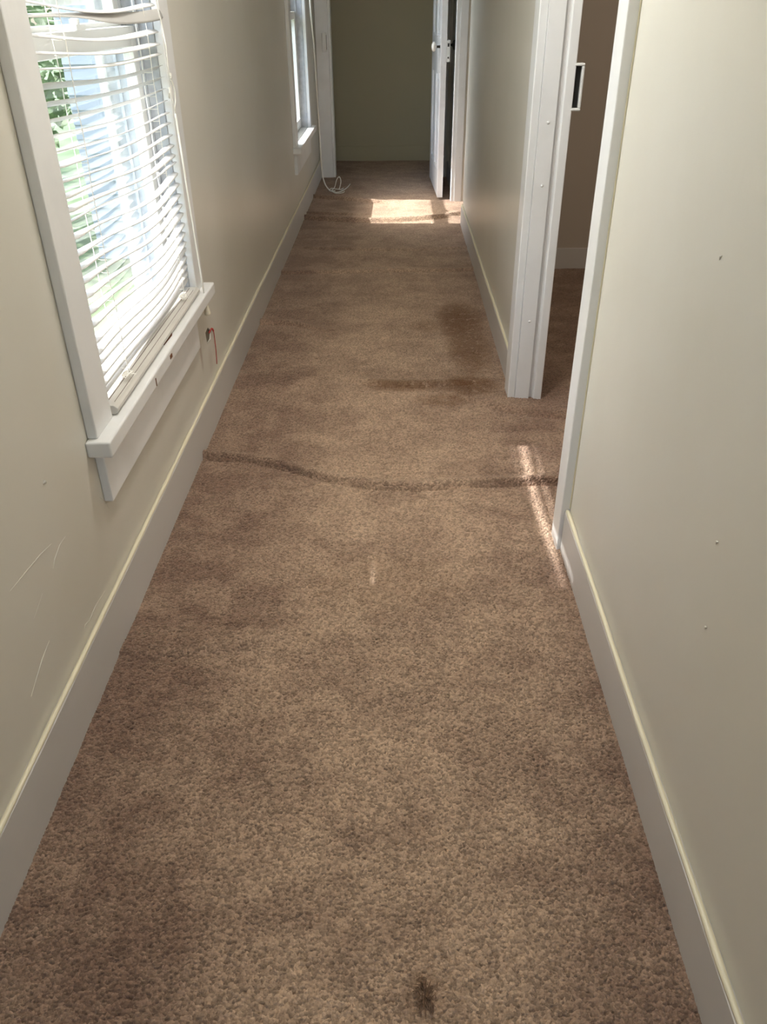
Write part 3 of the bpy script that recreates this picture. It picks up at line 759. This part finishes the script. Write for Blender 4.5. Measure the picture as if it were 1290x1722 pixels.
ko = MB().lathe(kn, (kx, T + .028, kz + .012), (0, 1, 0)).build('door_knob', M['black'], door, smooth=True); ko['label'] = 'black door knob'
for z in (.35, 2.2):
    MB().lathe([(0, .012), (.13, .012)], (-.008, T + .004, z), (0, 0, 1), 12).build('hinge', M['latchpaint'], door)

# ------------------------------------------------------------------ wire out of the hole, lint, snag
m = MB().tube(smooth_pts([(XW - .005, 3.176, .350), (XW + .004, 3.198, .362), (XW + .008, 3.207, .345), (XW + .007, 3.214, .31), (XW + .006, 3.216, .257), (XW + .005, 3.206, .202)]), [.0035] * 12 + [.0018] * 19, 7)
tag(m.build('wire', M['red'], smooth=True), 'thin red wire poking out of the broken hole under the near window', 'wire')
m = MB(); rr = random.Random(5)
for k in range(46):
    a = rr.uniform(0, 6.28); r0 = rr.uniform(0, .014); r1 = r0 + rr.uniform(.006, .016)
    c0 = Vector((.053 + math.cos(a) * r0 * .8, .735 + math.sin(a) * r0 * 1.4, .004)); a2 = a + rr.uniform(-.9, .9)
    c1 = Vector((.053 + math.cos(a2) * r1 * .8, .735 + math.sin(a2) * r1 * 1.5, rr.uniform(.004, .010)))
    mid = (c0 + c1) / 2 + Vector((rr.uniform(-.003, .003), rr.uniform(-.003, .003), rr.uniform(.003, .010)))
    m.tube(smooth_pts([c0, mid, c1], 4), .0009, 4)
tag(m.build('pile_snag', M['debris']), 'dark snagged tuft of carpet fibres at the very front', 'carpet snag', kind='stuff')

# ------------------------------------------------------------------ outdoors
g = MB().box(-40, -.985, -12, 60, -1.0, -.9)
tag(g.build('ground', M['grass']), 'green lawn outside the windows', 'ground', kind='structure')
# wing of the house past the far window, clapboarded, with one curtained window
wg = MB()
wg.box(-3.3, -1.802, 9.06, 12, -.9, 4.0).box(-1.802, -.985, 9.9, 12, -.9, 4.0)
for k in range(36):
    z = -.9 + k * .136
    wg.prism([(9.06, z), (9.035, z), (9.055, z + .134), (9.06, z + .134)], 'x', -3.32, -.99)
tag(wg.build('wall_wing', M['siding']), 'white clapboard house wing outside beyond the windows', 'wall', kind='structure')
wf = MB()
for (a, b, c, e) in ((-2.75, -2.65, .3, 2.2), (-1.75, -1.65, .3, 2.2), (-2.65, -1.75, .3, .4), (-2.65, -1.75, 2.1, 2.2), (-2.65, -1.75, 1.2, 1.26)):
    wf.box(a, b, 8.99, 9.034, c, e)
wo = tag(wf.build('window_4', M['trim']), 'curtained window in the white house wing outdoors', 'window', kind='structure')
cu_ = MB(); nn = 60
for k in range(nn + 1):
    x = -2.65 + .9 * k / nn; yy = 9.024 + .006 * math.sin(k * 1.3)
    cu_.v += [(x, yy, .4), (x, yy, 2.1)]
for k in range(nn): cu_.add([(2 * k, 2 * k + 2, 2 * k + 3, 2 * k + 1)])
cu_.build('curtain', M['curtain'], wo)
def bush(x, y, h, r, n, label, name='bush', seed=1):
    rr = random.Random(seed); root = tag(empty(name, (x, y, -.9)), label, 'bush' if name == 'bush' else 'tree', 'greenery beyond the lawn')
    tr = MB().tube([(0, 0, 0), (.03, .02, h * .3), (0, .05, h * .7)], [.10 * r, .07 * r, .03 * r], 8)
    for k in range(5):
        a = k * 1.3; tr.tube([(0, .02, h * .3), (math.cos(a) * r * .3, math.sin(a) * r * .3, h * .5), (math.cos(a) * r * .6, math.sin(a) * r * .6, h * .7)], [.05 * r, .03 * r, .01], 6)
    tr.build('trunk', M['bark'], root)
    lf = MB()
    for k in range(n):
        a = rr.uniform(0, 6.28); b = math.acos(rr.uniform(-1, 1)); q = rr.uniform(.55, 1) ** .5
        c = Vector((math.sin(b) * math.cos(a) * r * q, math.sin(b) * math.sin(a) * r * q, h * .58 + math.cos(b) * h * .42 * q))
        u = Vector((rr.uniform(-1, 1), rr.uniform(-1, 1), rr.uniform(-1, 1))).normalized(); v_ = u.orthogonal().normalized(); s_ = .085 * rr.uniform(.7, 1.4)
        bb = len(lf.v); lf.v += [tuple(c - u * s_), tuple(c + v_ * s_ * .45), tuple(c + u * s_), tuple(c - v_ * s_ * .45)]; lf.add([(0, 1, 2, 3)], bb)
    lf.build('foliage', M['leaf'], root)
bush(-5.2, 9.8, 3.4, 1.7, 2600, 'leafy green bush beyond the lawn, nearest the house wing', seed=3)
bush(-10.5, 13.5, 5.2, 2.4, 3200, 'tall green tree behind the lawn bushes', 'tree', seed=4)
bush(-7.2, 6.2, 3.0, 1.8, 2600, 'round green bush in the middle of the lawn edge', seed=5)
bush(-9.5, 1.2, 4.6, 2.4, 2600, 'broad green tree opposite the near window', 'tree', seed=6)

# ------------------------------------------------------------------ added fixtures for the two unseen fill lights
for lx, ly, lab in ((-.05, 2.3, 'added fill lamp holder on the hallway ceiling, out of view'), (2.3, 2.9, 'added fill lamp holder on the side room ceiling, out of view')):
    lt = tag(empty('added_fill_lamp', (lx, ly, 3.0)), lab, 'lamp')
    MB().lathe([(0, .09), (.02, .09), (.03, .05), (.05, .045)], (0, 0, 0), (0, 0, -1)).build('lamp_base', M['latchpaint'], lt)
    MB().lathe([(0, .03), (.01, .03), (.05, .03), (.13, .028), (.15, .01)], (0, 0, -.05), (0, 0, -1), 16).build('socket', M['latchpaint'], lt)
